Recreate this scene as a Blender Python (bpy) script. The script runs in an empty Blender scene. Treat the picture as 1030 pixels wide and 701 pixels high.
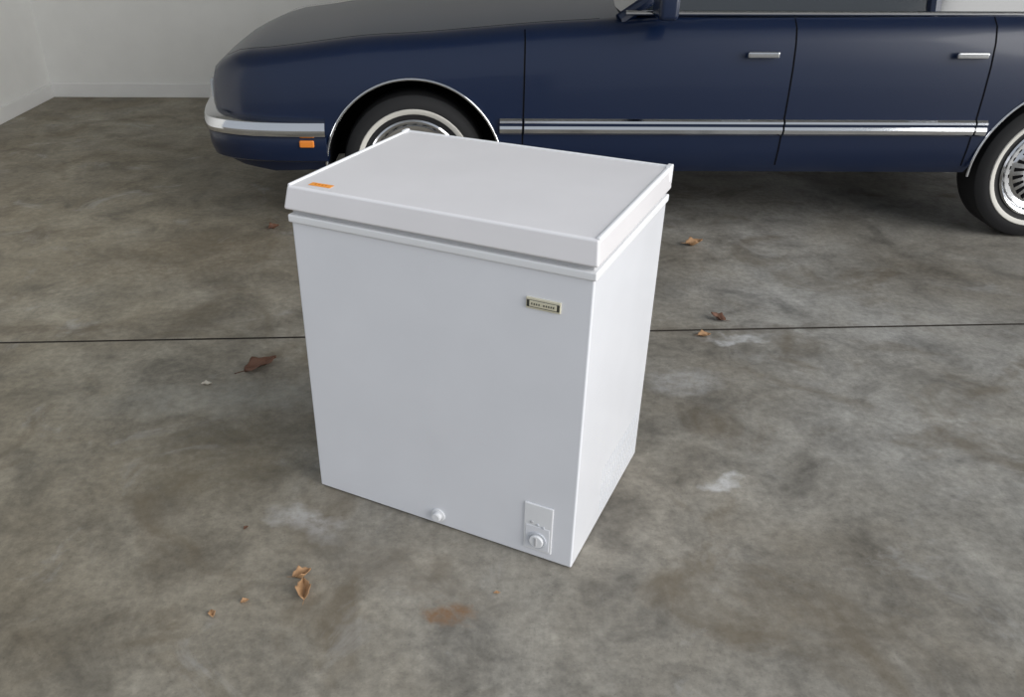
import bpy, bmesh, math, random
from mathutils import Vector, Matrix, Euler
random.seed(7)
S=bpy.context.scene
try:
    S.view_settings.view_transform='Standard'; S.view_settings.look='None'
except Exception: pass

# ---------------------------------------------------------------- materials
def mat(name,col,rough=.5,metal=0.,coat=0.,spec=.5,bump=None,trans=0.):
    m=bpy.data.materials.new(name); m.use_nodes=True
    nt=m.node_tree; b=nt.nodes["Principled BSDF"]
    b.inputs["Base Color"].default_value=(*col,1); b.inputs["Roughness"].default_value=rough
    b.inputs["Metallic"].default_value=metal; b.inputs["Coat Weight"].default_value=coat
    b.inputs["Specular IOR Level"].default_value=spec; b.inputs["Transmission Weight"].default_value=trans
    b.inputs["Coat Roughness"].default_value=.08
    tc=nt.nodes.new("ShaderNodeTexCoord"); n=nt.nodes.new("ShaderNodeTexNoise"); n.inputs["Scale"].default_value=6
    n.inputs["Detail"].default_value=4
    r=nt.nodes.new("ShaderNodeValToRGB"); r.color_ramp.elements[0].position=.3; r.color_ramp.elements[1].position=.7
    r.color_ramp.elements[0].color=(*[c*.98 for c in col],1); r.color_ramp.elements[1].color=(*[min(1,c*1.02) for c in col],1)
    nt.links.new(tc.outputs["Object"],n.inputs["Vector"]); nt.links.new(n.outputs["Fac"],r.inputs["Fac"])
    nt.links.new(r.outputs["Color"],b.inputs["Base Color"])
    if bump:
        n2=nt.nodes.new("ShaderNodeTexNoise"); n2.inputs["Scale"].default_value=bump[0]; n2.inputs["Detail"].default_value=2
        bp=nt.nodes.new("ShaderNodeBump"); bp.inputs["Strength"].default_value=bump[1]; bp.inputs["Distance"].default_value=bump[2]
        nt.links.new(tc.outputs["Object"],n2.inputs["Vector"]); nt.links.new(n2.outputs["Fac"],bp.inputs["Height"])
        nt.links.new(bp.outputs["Normal"],b.inputs["Normal"])
    return m
M_white=mat("white_enamel",(.79,.80,.84),.22,coat=.3,bump=(260,.12,.0004))
M_lid=mat("white_lid_enamel",(.84,.82,.835),.24,coat=.4,bump=(220,.12,.0004))
M_plastic=mat("white_plastic",(.81,.815,.83),.4)
M_gasket=mat("grey_gasket",(.5,.5,.51),.6)
M_dark=mat("dark_rubber",(.02,.02,.02),.7)
M_slot=mat("vent_slot",(.60,.62,.66),.6)
M_gold=mat("badge_gold",(.78,.74,.58),.35,metal=.3)
M_black=mat("badge_black",(.05,.05,.04),.35)
M_orange=mat("orange_sticker",(.95,.36,.05),.6)
M_orange_ink=mat("sticker_ink",(.65,.19,.02),.6)
M_navy=mat("navy_car_paint",(.004,.012,.040),.3,coat=.25,spec=.4)
M_chrome=mat("chrome",(.66,.67,.69),.10,metal=1.)
M_tyre=mat("tyre_rubber",(.010,.010,.011),.75)
M_ww=mat("whitewall",(.62,.6,.55),.6)
M_glass=mat("car_glass",(.02,.025,.03),.05,coat=1.)
M_well=mat("wheel_well_black",(.003,.003,.004),.9,spec=.1)
M_amber=mat("amber_lens",(.72,.22,.03),.2,coat=.6)
M_lens=mat("clear_lens",(.6,.63,.66),.1,coat=1.)
M_red=mat("red_lens",(.4,.02,.02),.2,coat=.6)
M_wall=mat("painted_drywall",(.80,.80,.78),.8,bump=(60,.2,.002))
M_ceil=mat("painted_ceiling",(.7,.7,.68),.85)
M_trim=mat("white_trim",(.8,.8,.79),.5)
M_grout=mat("joint_dirt",(.04,.034,.028),.95)
M_leafA=mat("dry_leaf_brown",(.14,.065,.038),.65,bump=(120,.5,.002))
M_leafB=mat("dry_leaf_tan",(.38,.22,.11),.7,bump=(120,.5,.002))

def concrete():
    m=bpy.data.materials.new("stained_concrete"); m.use_nodes=True; nt=m.node_tree; N=nt.nodes; L=nt.links
    b=N["Principled BSDF"]; tc=N.new("ShaderNodeTexCoord"); co=tc.outputs["Object"]
    def noise(sc,det=5,ro=.55,dist=0.):
        n=N.new("ShaderNodeTexNoise"); n.inputs["Scale"].default_value=sc; n.inputs["Detail"].default_value=det
        n.inputs["Roughness"].default_value=ro; n.inputs["Distortion"].default_value=dist; L.new(co,n.inputs["Vector"]); return n.outputs["Fac"]
    def ramp(f,els):
        r=N.new("ShaderNodeValToRGB"); e=r.color_ramp.elements
        e[0].position,e[0].color=els[0][0],(*els[0][1],1); e[1].position,e[1].color=els[-1][0],(*els[-1][1],1)
        for p,c in els[1:-1]:
            k=e.new(p); k.color=(*c,1)
        L.new(f,r.inputs["Fac"]); return r.outputs["Color"]
    def mix(f,a,bb,mode='MIX'):
        x=N.new("ShaderNodeMix"); x.data_type='RGBA'; x.blend_type=mode
        if isinstance(f,float): x.inputs[0].default_value=f
        else: L.new(f,x.inputs[0])
        if isinstance(a,tuple): x.inputs[6].default_value=(*a,1)
        else: L.new(a,x.inputs[6])
        if isinstance(bb,tuple): x.inputs[7].default_value=(*bb,1)
        else: L.new(bb,x.inputs[7])
        return x.outputs[2]
    g=lambda v:(v,v,v)
    base=ramp(noise(1.1,6,.6,.4),[(.28,(.17,.148,.115)),(.5,(.26,.24,.205)),(.72,(.345,.33,.30))])
    mid=ramp(noise(4.5,8,.65,.6),[(.3,g(.55)),(.5,g(.98)),(.75,g(1.38))])
    c=mix(1.,base,mid,'MULTIPLY')
    # slab colour ramps lighter and greyer towards the open side, browner at the far left
    sx=N.new("ShaderNodeSeparateXYZ"); L.new(co,sx.inputs[0])
    mrx=N.new("ShaderNodeMapRange"); mrx.inputs[1].default_value=-1.5; mrx.inputs[2].default_value=1.2; L.new(sx.outputs["X"],mrx.inputs[0])
    wx=ramp(mrx.outputs[0],[(0.,(.92,.88,.77)),(.5,(1.,.985,.95)),(1.,(1.08,1.11,1.15))]); c=mix(1.,c,wx,'MULTIPLY')
    fine=ramp(noise(38,6,.7),[(.3,g(.72)),(.7,g(1.22))]); c=mix(1.,c,fine,'MULTIPLY')
    spk=ramp(noise(150,3,.6),[(.25,g(.7)),(.4,g(1)),(.62,g(1.02)),(.75,g(1.3))]); c=mix(1.,c,spk,'MULTIPLY')
    st=ramp(noise(2.3,6,.6,1.2),[(.54,g(0)),(.68,g(.65))]); c=mix(st,c,(.125,.098,.062))
    pale=ramp(noise(3.1,7,.7,.8),[(.58,g(0)),(.70,g(.5))]); c=mix(pale,c,(.42,.415,.40))
    dn=N.new("ShaderNodeTexNoise"); dn.inputs["Scale"].default_value=14; dn.inputs["Detail"].default_value=5; L.new(co,dn.inputs["Vector"])
    sub=N.new("ShaderNodeVectorMath"); sub.operation='SUBTRACT'; L.new(dn.outputs["Color"],sub.inputs[0]); sub.inputs[1].default_value=(.5,.5,.5)
    sc=N.new("ShaderNodeVectorMath"); sc.operation='SCALE'; L.new(sub.outputs[0],sc.inputs[0]); sc.inputs["Scale"].default_value=.16
    ad=N.new("ShaderNodeVectorMath"); ad.operation='ADD'; L.new(co,ad.inputs[0]); L.new(sc.outputs[0],ad.inputs[1])
    def mark(x,y,rx,ry,ang,col,amt):
        nonlocal c
        mp=N.new("ShaderNodeMapping"); mp.vector_type='TEXTURE'
        mp.inputs["Location"].default_value=(x,y,0); mp.inputs["Rotation"].default_value=(0,0,ang); mp.inputs["Scale"].default_value=(rx,ry,1)
        L.new(ad.outputs[0],mp.inputs["Vector"])
        ln=N.new("ShaderNodeVectorMath"); ln.operation='LENGTH'; L.new(mp.outputs[0],ln.inputs[0])
        f=ramp(ln.outputs["Value"],[(.45,g(amt)),(1.,g(0))]); 
        br=ramp(noise(30,6,.7),[(.35,g(.25)),(.6,g(1))]); f=mix(1.,f,br,'MULTIPLY')
        c=mix(f,c,col)
    mark(-.43,1.65,.14,.055,-.5,(.52,.51,.50),.65)
    mark(.69,1.82,.07,.05,.3,(.62,.62,.62),.85)
    mark(.70,2.36,.16,.10,.2,(.50,.50,.50),.5)
    mark(.95,2.66,.14,.04,.1,(.55,.55,.55),.8)
    mark(-.045,1.352,.075,.05,-.2,(.22,.13,.07),1.)
    mark(-.80,2.25,.5,.12,.1,(.43,.42,.37),.35)
    mark(-.75,1.95,.35,.3,.1,(.15,.125,.08),.5)
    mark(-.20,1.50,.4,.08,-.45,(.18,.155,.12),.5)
    mark(-1.3,3.4,.7,.35,.2,(.13,.10,.06),.6)
    mark(-2.2,2.69,1.6,.05,.048,(.13,.105,.075),.6)
    mark(.9,2.735,.9,.04,.048,(.15,.13,.105),.6)
    L.new(c,b.inputs["Base Color"])
    r=ramp(noise(3,6,.6,.5),[(.3,g(.42)),(.7,g(.65))]); L.new(r,b.inputs["Roughness"]); b.inputs["Specular IOR Level"].default_value=.4
    bp=N.new("ShaderNodeBump"); bp.inputs["Strength"].default_value=.3; bp.inputs["Distance"].default_value=.002
    L.new(noise(55,8,.7),bp.inputs["Height"]); L.new(bp.outputs["Normal"],b.inputs["Normal"])
    return m
M_conc=concrete()

# ---------------------------------------------------------------- helpers
def link(o,parent=None):
    S.collection.objects.link(o)
    if parent: o.parent=parent
    return o
def empty(name,loc=(0,0,0),rz=0.):
    e=bpy.data.objects.new(name,None); e.location=loc; e.rotation_euler=(0,0,rz); return link(e)
def obj(name,bm,mats,parent=None,smooth=False,wn=False):
    me=bpy.data.meshes.new(name); bm.normal_update(); bm.to_mesh(me); bm.free()
    for m in (mats if isinstance(mats,(list,tuple)) else [mats]): me.materials.append(m)
    if smooth or wn:
        for p in me.polygons: p.use_smooth=True
    o=bpy.data.objects.new(name,me)
    if wn:
        w=o.modifiers.new("wn","WEIGHTED_NORMAL"); w.keep_sharp=True; w.weight=100
    return link(o,parent)
def hexa(bm,v8):
    vs=[bm.verts.new(v) for v in v8]
    for f in ((3,2,1,0),(4,5,6,7),(0,1,5,4),(1,2,6,5),(2,3,7,6),(3,0,4,7)): bm.faces.new([vs[i] for i in f])
    return vs
def cub(bm,a,b):
    return hexa(bm,[(a[0],a[1],a[2]),(b[0],a[1],a[2]),(b[0],b[1],a[2]),(a[0],b[1],a[2]),(a[0],a[1],b[2]),(b[0],a[1],b[2]),(b[0],b[1],b[2]),(a[0],b[1],b[2])])
def box(name,a,b,mt,parent=None,bev=0.,seg=3,top=None):
    bm=bmesh.new(); t=top or (a[0],a[1],b[0],b[1])
    hexa(bm,[(a[0],a[1],a[2]),(b[0],a[1],a[2]),(b[0],b[1],a[2]),(a[0],b[1],a[2]),
             (t[0],t[1],b[2]),(t[2],t[1],b[2]),(t[2],t[3],b[2]),(t[0],t[3],b[2])])
    if bev: bmesh.ops.bevel(bm,geom=bm.edges[:],offset=bev,segments=seg,profile=.5,affect='EDGES',clamp_overlap=True)
    return obj(name,bm,mt,parent,wn=bool(bev))
def lathe(name,prof,mt,parent,loc,axis='Y',n=64,closed=False):
    bm=bmesh.new(); rings=[]
    for r,h in prof:
        ring=[]
        for i in range(n):
            a=2*math.pi*i/n
            if axis=='Y': ring.append(bm.verts.new((r*math.cos(a),h,r*math.sin(a))))
            else: ring.append(bm.verts.new((r*math.cos(a),r*math.sin(a),h)))
        rings.append(ring)
    for k in range(len(rings)-1):
        for i in range(n): bm.faces.new([rings[k][i],rings[k][(i+1)%n],rings[k+1][(i+1)%n],rings[k+1][i]])
    if prof[-1][0]>1e-4 and not closed: bm.faces.new(rings[-1])
    if closed:
        for i in range(n): bm.faces.new([rings[-1][i],rings[-1][(i+1)%n],rings[0][(i+1)%n],rings[0][i]])
    bmesh.ops.recalc_face_normals(bm,faces=bm.faces[:])
    o=obj(name,bm,mt,parent,smooth=True); o.location=loc
    e=o.modifiers.new("es","EDGE_SPLIT"); e.split_angle=math.radians(35)
    return o
def sweep(name,path,prof,mt,parent,side=1):
    bm=bmesh.new(); R=[]
    for i,(x,y) in enumerate(path):
        p0=path[max(0,i-1)]; p1=path[min(len(path)-1,i+1)]
        d=Vector((p1[0]-p0[0],p1[1]-p0[1])).normalized(); n=Vector((d.y,-d.x))*side
        R.append([bm.verts.new((x+n.x*o,y+n.y*o,z)) for o,z in prof])
    m=len(prof)
    for a,b in zip(R,R[1:]):
        for k in range(m): bm.faces.new([a[k],a[(k+1)%m],b[(k+1)%m],b[k]])
    bm.faces.new(R[0]); bm.faces.new(R[-1][::-1])
    bmesh.ops.recalc_face_normals(bm,faces=bm.faces[:])
    o=obj(name,bm,mt,parent,smooth=True); e=o.modifiers.new("es","EDGE_SPLIT"); e.split_angle=math.radians(28); return o
def catmull(P,n=6):
    out=[]; Q=[P[0]]+list(P)+[P[-1]]
    for i in range(1,len(Q)-2):
        for k in range(n):
            t=k/n; a,b,c,d=Q[i-1],Q[i],Q[i+1],Q[i+2]
            out.append(tuple(.5*((2*b[j])+(-a[j]+c[j])*t+(2*a[j]-5*b[j]+4*c[j]-d[j])*t*t+(-a[j]+3*b[j]-3*c[j]+d[j])*t**3) for j in range(len(b))))
    out.append(tuple(P[-1])); return out

# ---------------------------------------------------------------- garage shell and apron
def floor_build():
    bm=bmesh.new(); sl=.048; y0=2.692; g=.006
    def yl(x,o): return y0+sl*x+o
    X0,X1,Y0,Y1=-8.,9.,-8.,6.6
    def quad(pts): bm.faces.new([bm.verts.new(p) for p in pts])
    quad([(X0,Y0,0),(X1,Y0,0),(X1,yl(X1,-g),0),(X0,yl(X0,-g),0)])
    quad([(X0,yl(X0,g),0),(X1,yl(X1,g),0),(X1,Y1,0),(X0,Y1,0)])
    f=len(bm.faces)
    quad([(X0,yl(X0,-g),-.008),(X1,yl(X1,-g),-.008),(X1,yl(X1,g),-.008),(X0,yl(X0,g),-.008)])
    quad([(X0,yl(X0,-g),0),(X1,yl(X1,-g),0),(X1,yl(X1,-g),-.008),(X0,yl(X0,-g),-.008)])
    quad([(X0,yl(X0,g),-.008),(X1,yl(X1,g),-.008),(X1,yl(X1,g),0),(X0,yl(X0,g),0)])
    bm.faces.ensure_lookup_table()
    for i in range(f,len(bm.faces)): bm.faces[i].material_index=1
    return obj("floor",bm,[M_conc,M_grout])
floor_build()
box("wall_back",(-3.2,6.5,0),(6.2,6.62,2.7),M_wall)
box("wall_left",(-3.32,2.9,0),(-3.2,6.62,2.7),M_wall)
box("ceiling",(-3.32,2.9,2.7),(6.2,6.62,2.82),M_ceil)  # unseen ceiling, cut short to let sky light the freezer and shade the car
box("trim_1",(-3.32,2.86,2.4),(6.2,2.92,2.84),M_trim)
box("baseboard_back",(-3.2,6.482,0),(6.2,6.5,.1),M_trim,bev=.004)
box("baseboard_left",(-3.2,2.95,0),(-3.182,6.482,.1),M_trim,bev=.004)

# ---------------------------------------------------------------- chest freezer
YAW=.4561; W=.7257; D=.5249
fz=empty("chest_freezer",(.2344,1.4872,0),-YAW)
RB=.757; 
box("cabinet",(-W,0,.003),(0,D,RB+.004),M_white,fz,bev=.005)
for i,(x,y) in enumerate(((-W+.05,.05),(-.05,.05),(-.05,D-.05),(-W+.05,D-.05))):
    lathe("foot_%d"%(i+1),[(.001,0),(.018,0),(.018,.006),(.001,.006)],M_dark,fz,(x,y,0),'Z',20)
box("cabinet_rim",(-W-.005,-.006,RB),(.005,D+.002,.776),M_plastic,fz,bev=.004)
box("gasket",(-W+.004,.004,.774),(-.004,D-.004,.796),M_gasket,fz,bev=.002)
LB=.788
box("lid",(-W-.011,-.011,LB),(.008,D+.004,.843),M_lid,fz,bev=.006,seg=4,top=(-W+.000,-.003,.003,D))
for nm,x0,x1 in (("lid_end_cap_left",-W-.001,-W+.008),("lid_end_cap_right",-.006,.004)):
    box(nm,(x0,.000,.832),(x1,D+.003,.8462),M_plastic,fz,bev=.0035)
box("lid_rear_trim",(-W,D-.008,.83),(0,D+.004,.845),M_plastic,fz,bev=.003)
for nm,x in (("hinge_left",-W+.02),("hinge_right",-.055)):
    box(nm,(x,D,.62),(x+.035,D+.02,.835),M_plastic,fz,bev=.004)
box("hinge_cap_right",(-.008,D-.022,.80),(.006,D+.006,.848),M_plastic,fz,bev=.003)
box("hinge_cap_left",(-W-.004,D-.022,.80),(-W+.008,D+.006,.848),M_plastic,fz,bev=.003)
def stick(name,cx,cy,w,h,z,ang,mt):
    o=box(name,(-w/2,-h/2,0),(w/2,h/2,.0006),mt,fz); o.location=(cx,cy,z); o.rotation_euler=(0,0,ang); return o
stick("price_sticker",-W+.070,.030,.056,.019,.8433,.03,M_orange)
for i in range(4): stick("sticker_mark_%d"%(i+1),-W+.056+i*.009,.030,.004,.005,.8440,.03,M_orange_ink)
bs,bz=-.104,.683
box("badge_plate",(bs-.038,-.004,bz-.0125),(bs+.038,.001,bz+.0125),M_gold,fz,bev=.0015)
box("badge_inlay",(bs-.036,-.0048,bz-.0085),(bs+.036,-.001,bz+.0075),M_black,fz,bev=.0008)
box("badge_centre",(bs-.030,-.0055,bz-.0068),(bs+.030,-.002,bz+.0065),M_gold,fz,bev=.0008)
for i in range(10):
    if i==4: continue
    x=bs-.024+i*.0053; box("badge_letter_%d"%(i+1),(x-.0011,-.0062,bz-.002),(x+.0011,-.004,bz+.002),M_black,fz)
px0,px1,pz0,pz1=-.1256,-.0525,.027,.166
box("control_panel",(px0,-.004,pz0),(px1,.001,pz1),M_plastic,fz,bev=.003)
box("control_panel_inset",(px0+.006,-.0052,pz0+.006),(px1-.006,-.002,pz0+.075),M_white,fz,bev=.001)
kx=(px0+px1)/2
lathe("thermostat_dial_ring",[(.024,0),(.024,-.003),(.020,-.0035),(.019,-.001)],M_slot,fz,(kx,-.005,.062),'Y',40)
lathe("thermostat_dial",[(.018,0),(.018,-.007),(.016,-.009),(.001,-.009)],M_plastic,fz,(kx,-.005,.062),'Y',40)
box("dial_pointer",(kx-.0025,-.0165,.05),(kx+.0025,-.012,.076),M_gasket,fz,bev=.001)
for i,x in enumerate((kx-.016,kx,kx+.014)):
    lathe("indicator_%d"%(i+1),[(.0035,0),(.0035,-.002),(.001,-.0025)],M_slot if i else M_gasket,fz,(x,-.004,.112-.004*i),'Y',16)
lathe("drain_plug_flange",[(.019,0),(.019,-.003),(.015,-.0045),(.014,-.004)],M_plastic,fz,(-.361,0,.034),'Y',40)
lathe("drain_plug_cap",[(.0125,0),(.0125,-.010),(.010,-.012),(.001,-.012)],M_plastic,fz,(-.361,-.003,.034),'Y',32)
bm=bmesh.new()
for row in range(3):
    for i in range(17):
        y=.20+i*.0185; z=.03+row*.05
        cub(bm,(-.001,y,z),(.0006,y+.004,z+.038))
obj("vent_louvres",bm,M_slot,fz)

# ---------------------------------------------------------------- car
car=empty("car",(0,4.545,0))
NX,TX=-1.20,3.95
def lerp(T,x):
    if x<=T[0][0]: return T[0][1]
    for (a,u),(b,v) in zip(T,T[1:]):
        if x<=b:
            t=(x-a)/(b-a); t=t*t*(3-2*t)*.5+t*.5; return u+(v-u)*t
    return T[-1][1]
HW=[(NX,.62),(-1.16,.72),(-1.05,.82),(-.9,.875),(-.6,.912),(-.2,.925),(2.8,.925),(3.4,.90),(3.75,.85),(3.9,.75),(TX,.66)]
ZT=[(NX,.66),(-1.14,.74),(-1.0,.79),(-.4,.86),(.45,.92),(.8,.95),(2.9,.97),(3.3,.98),(3.8,.94),(3.9,.86),(TX,.74)]
ZB=[(NX,.34),(-.9,.31),(-.6,.33),(3.0,.33),(3.7,.34),(TX,.40)]
def section(x,off=0.):
    w=lerp(HW,x)+off; zt=lerp(ZT,x); zb=lerp(ZB,x)-.03
    h=zt-zb
    return [(0,zb),(-w*.86,zb),(-w*.955,zb+.012),(-w*.985,zb+.05),(-w*.997,zb+.13),(-w,zb+h*.36),(-w*.998,zb+h*.52),(-w*.99,zb+h*.7),
            (-w*.972,zb+h*.84),(-w*.945,zb+h*.93),(-w*.90,zb+h*.98),(-w*.8,zt+off*.3),(-w*.4,zt+.018),(0,zt+.024)]
def car_body():
    xs=[NX,-1.18,-1.16,-1.12,-1.05,-.98,-.9,-.8]+[-.7+.1*i for i in range(45)]+[3.82,3.87,3.9,3.93,TX]
    bm=bmesh.new(); R=[]
    for x in xs:
        s=section(x); full=s+[(-y,z) for y,z in s[-2:0:-1]]
        R.append([bm.verts.new((x,y,z)) for y,z in full])
    m=len(R[0])
    for a,b in zip(R,R[1:]):
        for k in range(m): bm.faces.new([a[k],a[(k+1)%m],b[(k+1)%m],b[k]])
    bm.faces.new(R[0]); bm.faces.new(R[-1][::-1])
    bmesh.ops.recalc_face_normals(bm,faces=bm.faces[:])
    return obj("body",bm,[M_navy,M_well],car,smooth=True)
body=car_body()
WX=(-.267,2.56); WZ=.32; AR=.385
cut=bmesh.new()
for wx in WX:
    for sy in (-1,1):
        mtx=Matrix.Translation((wx,sy*.80,WZ))@Matrix.Rotation(math.pi/2,4,'X')
        bmesh.ops.create_cone(cut,cap_ends=True,segments=72,radius1=AR,radius2=AR,depth=.44,matrix=mtx)
for f in cut.faces: f.material_index=1
cutter=obj("cutter",cut,[M_navy,M_well],car)
bo=body.modifiers.new("b","BOOLEAN"); bo.operation='DIFFERENCE'; bo.object=cutter; bo.solver='EXACT'
bpy.context.view_layer.update()
dg=bpy.context.evaluated_depsgraph_get()
nm=bpy.data.meshes.new_from_object(body.evaluated_get(dg)); body.modifiers.clear(); body.data=nm
bpy.data.objects.remove(cutter)
e=body.modifiers.new("es","EDGE_SPLIT"); e.split_angle=math.radians(30)

def seam_strip(name,x,k0,k1,mt,w=.006):
    bm=bmesh.new(); a=[];b=[]
    s=section(x,.0015)[k0:k1]
    for y,z in s:
        a.append(bm.verts.new((x-w/2,y,z))); b.append(bm.verts.new((x+w/2,y,z)))
    for i in range(len(s)-1): bm.faces.new([a[i],b[i],b[i+1],a[i+1]])
    return obj(name,bm,mt,car)
for i,x in enumerate((.205,1.32,2.14)): seam_strip("door_gap_%d"%(i+1),x,3,11,M_well)
def hood_line(sgn):
    bm=bmesh.new(); pr=None
    for i in range(24):
        x=-1.10+i*(1.62/23); w=lerp(HW,x); z=lerp(ZT,x)+.0035
        v=(bm.verts.new((x,sgn*w*.84,z)),bm.verts.new((x,sgn*(w*.84-.006),z+.001)))
        if pr: bm.faces.new([pr[0],v[0],v[1],pr[1]])
        pr=v
    obj("hood_gap_"+("near" if sgn<0 else "far"),bm,M_well,car)
hood_line(-1); hood_line(1)
def side_path(x0,x1,sy,n=20):
    return [(x0+(x1-x0)*i/n, sy*(lerp(HW,x0+(x1-x0)*i/n)*.9985)) for i in range(n+1)]
MP_up=[(-.01,.550),(.004,.550),(.014,.542),(.016,.533),(-.01,.531)]
MP_mid=[(-.01,.531),(.012,.531),(.012,.521),(-.01,.521)]
MP_lo=[(-.01,.521),(.014,.520),(.019,.508),(.016,.492),(.008,.484),(-.01,.484)]
for sy,sd in ((-1,1),(1,-1)):
    for seg,(x0,x1) in enumerate(((.105,.200),(.210,1.316),(1.324,2.136),(2.144,2.19),(2.93,3.6))):
        t="%s_%d"%("near" if sy<0 else "far",seg+1)
        P=side_path(x0,x1,sy)
        sweep("moulding_top_"+t,P,MP_up,M_chrome,car,sd); sweep("moulding_insert_"+t,P,MP_mid,M_navy,car,sd); sweep("moulding_low_"+t,P,MP_lo,M_chrome,car,sd)
def bumper(nm,flip):
    half=[(-.645,-.905),(-.80,-.905),(-.95,-.890),(-1.06,-.855),(-1.14,-.80),(-1.18,-.71),(-1.21,-.58),(-1.25,-.3),(-1.26,0)]
    P=catmull(half,6); P=P+[(x,-y) for x,y in P[-2::-1]]
    if flip:
        P=[(2.75-x,y) for x,y in P][::-1]
    cover=[(-.05,.365),(.0,.352),(.018,.362),(.030,.40),(.032,.445),(.026,.472),(-.05,.472)]
    chrome=[(-.04,.468),(.034,.466),(.044,.474),(.048,.490),(.044,.512),(.036,.530),(.010,.541),(-.04,.541)]
    sd=-1
    a,b=P[0],P[1]; d=Vector((b[0]-a[0],b[1]-a[1])); n=Vector((d.y,-d.x))*sd
    if n.y*(-1 if P[0][1]<0 else 1)<0: sd=1
    sweep(nm+"_cover",P,cover,M_navy,car,sd); sweep(nm+"_chrome",P,chrome,M_chrome,car,sd)
bumper("front_bumper",False); bumper("rear_bumper",True)
for sy in (-1,1):
    t="near" if sy<0 else "far"
    y=sy*.946
    box("side_marker_"+t,(-.760,min(y,y-sy*.03),.425),(-.696,max(y,y-sy*.03),.456),M_amber,car,bev=.006)
    box("headlamp_"+t,(NX-.012,min(sy*.32,sy*.60),.56),(NX+.06,max(sy*.32,sy*.60),.645),M_lens,car,bev=.01)
    box("tail_lamp_"+t,(TX-.06,min(sy*.3,sy*.62),.56),(TX+.012,max(sy*.3,sy*.62),.68),M_red,car,bev=.01)
box("grille",(NX-.015,-.28,.555),(NX+.05,.28,.65),M_chrome,car,bev=.006)
bm=bmesh.new()
for i in range(15): cub(bm,(NX-.018,-.262+i*.036,.562),(NX,-.245+i*.036,.643))
obj("grille_slots",bm,M_well,car)
for i,wx in enumerate(WX):
    for sy in (-1,1):
        t="%s_%s"%(("front","rear")[i],"near" if sy<0 else "far")
        k=sy
        f=.885
        L0=(wx,0,WZ)
        lathe("tyre_"+t,[(.20,k*(f-.19)),(.27,k*(f-.20)),(.308,k*(f-.19)),(.32,k*(f-.16)),(.32,k*(f-.05)),(.312,k*(f-.02)),(.29,k*(f-.004)),(.262,k*f),(.235,k*(f-.003)),(.205,k*(f-.012)),(.19,k*(f-.03))],M_tyre,car,L0,closed=True)
        lathe("whitewall_"+t,[(.258,k*(f-.001)),(.255,k*(f+.003)),(.240,k*(f+.001)),(.234,k*(f-.004))],M_ww,car,L0,closed=True)
        lathe("wheel_cover_"+t,[(.212,k*(f-.03)),(.212,k*(f-.004)),(.205,k*(f+.002)),(.195,k*(f-.004)),(.180,k*(f-.022)),(.160,k*(f-.026)),(.150,k*(f-.018)),(.10,k*(f-.014)),(.075,k*(f-.020)),(.06,k*(f-.004)),(.04,k*(f+.004)),(.001,k*(f+.006))],M_chrome,car,L0)
        bm=bmesh.new()
        for j in range(24):
            a=2*math.pi*j/24; c,s=math.cos(a),math.sin(a); vs=[]
            for r,w in ((.105,.005),(.150,.008)):
                for d in (-w,w): vs.append(bm.verts.new((r*c-d*s,k*(f-.013),r*s+d*c)))
            bm.faces.new([vs[0],vs[1],vs[3],vs[2]])
        o=obj("cover_slots_"+t,bm,M_well,car); o.location=L0
        bm=bmesh.new(); R=[]
        a0,a1=math.radians(-2),math.radians(182)
        for q in range(61):
            a=a0+(a1-a0)*q/60; x=wx+math.cos(a)*(AR+.002); z=WZ+math.sin(a)*(AR+.002)
            w=lerp(HW,x); h=lerp(ZT,x)-lerp(ZB,x); rz=(z-lerp(ZB,x))/h
            y=w*(1.0 if rz<.5 else 1.0-.012*max(0,(rz-.5)/.2)); ring=[]
            for p in range(8):
                b=2*math.pi*p/8; ring.append(bm.verts.new((x+math.cos(a)*math.cos(b)*.006,sy*(y+math.sin(b)*.005),z+math.sin(a)*math.cos(b)*.006)))
            R.append(ring)
        for A,B in zip(R,R[1:]):
            for p in range(8): bm.faces.new([A[p],A[(p+1)%8],B[(p+1)%8],B[p]])
        bmesh.ops.recalc_face_normals(bm,faces=bm.faces[:])
        obj("arch_trim_"+t,bm,M_chrome,car,smooth=True)
bm=bmesh.new(); B=.945; T=1.36
gv=hexa(bm,[(.62,-.80,B),(3.15,-.80,B),(3.15,.80,B),(.62,.80,B),(1.30,-.62,T),(2.72,-.62,T),(2.72,.62,T),(1.30,.62,T)])
obj("glasshouse",bm,M_glass,car)
box("roof",(1.22,-.665,T-.03),(2.80,.665,T+.045),M_navy,car,bev=.025,seg=4,top=(1.36,-.60,2.66,.60))
def beam(name,a,b,w,mt):
    a=Vector(a);b=Vector(b); d=(b-a); bm=bmesh.new()
    bmesh.ops.create_cone(bm,cap_ends=True,segments=10,radius1=w,radius2=w*.9,depth=d.length)
    o=obj(name,bm,mt,car,smooth=True); o.location=(a+b)/2; o.rotation_euler=d.to_track_quat('Z','Y').to_euler(); 
    e=o.modifiers.new("es","EDGE_SPLIT"); return o
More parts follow.
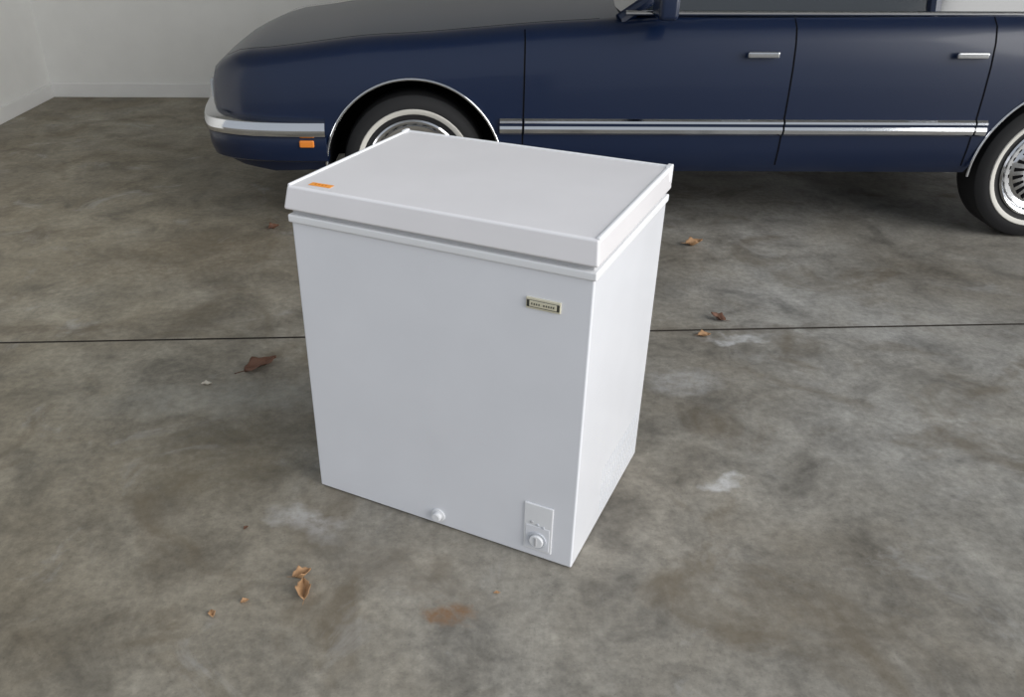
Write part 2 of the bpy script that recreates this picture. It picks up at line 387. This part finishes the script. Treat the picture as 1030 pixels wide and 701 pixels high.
for sy in (-1,1):
    t="near" if sy<0 else "far"
    beam("a_pillar_"+t,(.60,sy*.80,B-.02),(1.31,sy*.625,T),.028,M_navy)
    beam("b_pillar_"+t,(1.90,sy*.805,B-.02),(1.92,sy*.625,T),.03,M_navy)
    beam("c_pillar_"+t,(3.12,sy*.79,B-.02),(2.70,sy*.625,T),.07,M_navy)
    beam("belt_trim_"+t,(.62,sy*.825,B+.012),(3.1,sy*.825,B+.015),.010,M_chrome)
    box("door_mirror_"+t,(.72,min(sy*.86,sy*1.02),.95),(.80,max(sy*.86,sy*1.02),1.06),M_navy,car,bev=.02)
    for i,x in enumerate((1.12,1.98)):
        yy=sy*.918; box("door_handle_%s_%d"%(t,i+1),(x,min(yy,yy+sy*.02),.80),(x+.13,max(yy,yy+sy*.02),.825),M_chrome,car,bev=.006)

# ---------------------------------------------------------------- leaves
def leaf(name,x,y,L,wd,ang,mt,curl=.3,lift=.0,fold=.3,stem=True):
    bm=bmesh.new(); n=14; m=8; G=[]
    for i in range(n+1):
        t=i/n; w=wd*(math.sin(math.pi*t**.8)**.85)*(1+.12*math.sin(t*19)); row=[]
        for j in range(m+1):
            s=j/m*2-1
            px=(t-.5)*L; py=s*w/2
            pz=abs(s)*w*fold+curl*L*((t-.5)**2)*1.6+.004*math.sin(t*11+s*3)*L/.1+lift*t*L
            row.append(bm.verts.new((px,py,pz)))
        G.append(row)
    for i in range(n):
        for j in range(m): bm.faces.new([G[i][j],G[i+1][j],G[i+1][j+1],G[i][j+1]])
    if stem:
        a=(-.5*L,0,curl*L*.4); b=(-.5*L-L*.28,L*.03,curl*L*.5); r=L*.012
        v=[bm.verts.new((p[0],p[1]+dy,p[2]+dz)) for p in (a,b) for dy,dz in ((-r,0),(r,0),(0,r*1.6))]
        for q in range(3): bm.faces.new([v[q],v[(q+1)%3],v[3+(q+1)%3],v[3+q]])
    bmesh.ops.remove_doubles(bm,verts=bm.verts[:],dist=1e-6)
    zmin=min(v.co.z for v in bm.verts)
    for v in bm.verts: v.co.z-=zmin-.0005
    o=obj(name,bm,mt,None,smooth=True); o.location=(x,y,0); o.rotation_euler=(0,0,ang)
    s=o.modifiers.new("s","SOLIDIFY"); s.thickness=.0008; s.offset=1
    return o
leaf("dry_leaf",-.725,2.450,.125,.065,.78,M_leafA,.12,.05,.25)
leaf("dry_leaf",-.392,1.405,.064,.034,1.75,M_leafB,.5,.1,.7)
leaf("dry_leaf",-.405,1.455,.046,.028,.4,M_leafB,.8,.2,.8)
leaf("dry_leaf",.993,3.555,.085,.05,.3,M_leafB,.5,.1,.5)
leaf("dry_leaf",.919,2.815,.06,.04,2.6,M_leafA,.4,.3,.4)
leaf("dry_leaf",.835,2.68,.05,.034,.2,M_leafB,.3,.0,.4)
leaf("dry_leaf",-.523,1.378,.020,.014,.6,M_leafB,.3,.0,.5,False)
leaf("dry_leaf",-.588,1.340,.024,.016,2.,M_leafB,.3,.0,.5,False)
leaf("dry_leaf",.055,1.408,.016,.008,.1,M_leafB,.3,.0,.5,False)
leaf("dry_leaf",-.875,2.33,.035,.02,.1,mat("pale_leaf",(.6,.54,.45),.7),.3,.0,.4,False)
leaf("dry_leaf",-.58,1.63,.016,.010,1.1,M_leafA,.3,.0,.5,False)
leaf("dry_leaf",-.95,3.75,.06,.04,.9,M_leafA,.3,.0,.5)

# ---------------------------------------------------------------- light
w=bpy.data.worlds.new("sky"); S.world=w; w.use_nodes=True; nt=w.node_tree; bg=nt.nodes["Background"]
tc=nt.nodes.new("ShaderNodeTexCoord"); sp=nt.nodes.new("ShaderNodeSeparateXYZ"); rp=nt.nodes.new("ShaderNodeValToRGB")
mr=nt.nodes.new("ShaderNodeMapRange"); mr.inputs[1].default_value=-.1; mr.inputs[2].default_value=.8
nt.links.new(tc.outputs["Generated"],sp.inputs[0]); nt.links.new(sp.outputs["Z"],mr.inputs[0]); nt.links.new(mr.outputs[0],rp.inputs[0])
rp.color_ramp.elements[0].color=(.88,.94,1.03,1); rp.color_ramp.elements[1].color=(.84,.91,1,1)
nt.links.new(rp.outputs[0],bg.inputs[0]); bg.inputs[1].default_value=.58
sun=bpy.data.lights.new("hazy_sun","SUN"); sun.energy=3.6; sun.angle=math.radians(55); sun.color=(1,.985,.96)
so=bpy.data.objects.new("hazy_sun",sun); link(so); so.location=(4,-4,5)
so.rotation_euler=Vector((2.35,-1.40,.95)).to_track_quat('Z','Y').to_euler()

# ---------------------------------------------------------------- camera
cd=bpy.data.cameras.new("camera"); cam=bpy.data.objects.new("camera",cd); link(cam)
cd.sensor_width=36; cd.sensor_fit='HORIZONTAL'; cd.lens=36*839.34/1030
cd.shift_x=(515-477)/1030; cd.shift_y=(373-350.5)/1030; cd.clip_start=.02
cam.matrix_world=Matrix.Translation((0,0,1.4284))@Matrix.Rotation(math.pi/2-.5319,4,'X')@Matrix.Rotation(.0041,4,'Z')
S.camera=cam
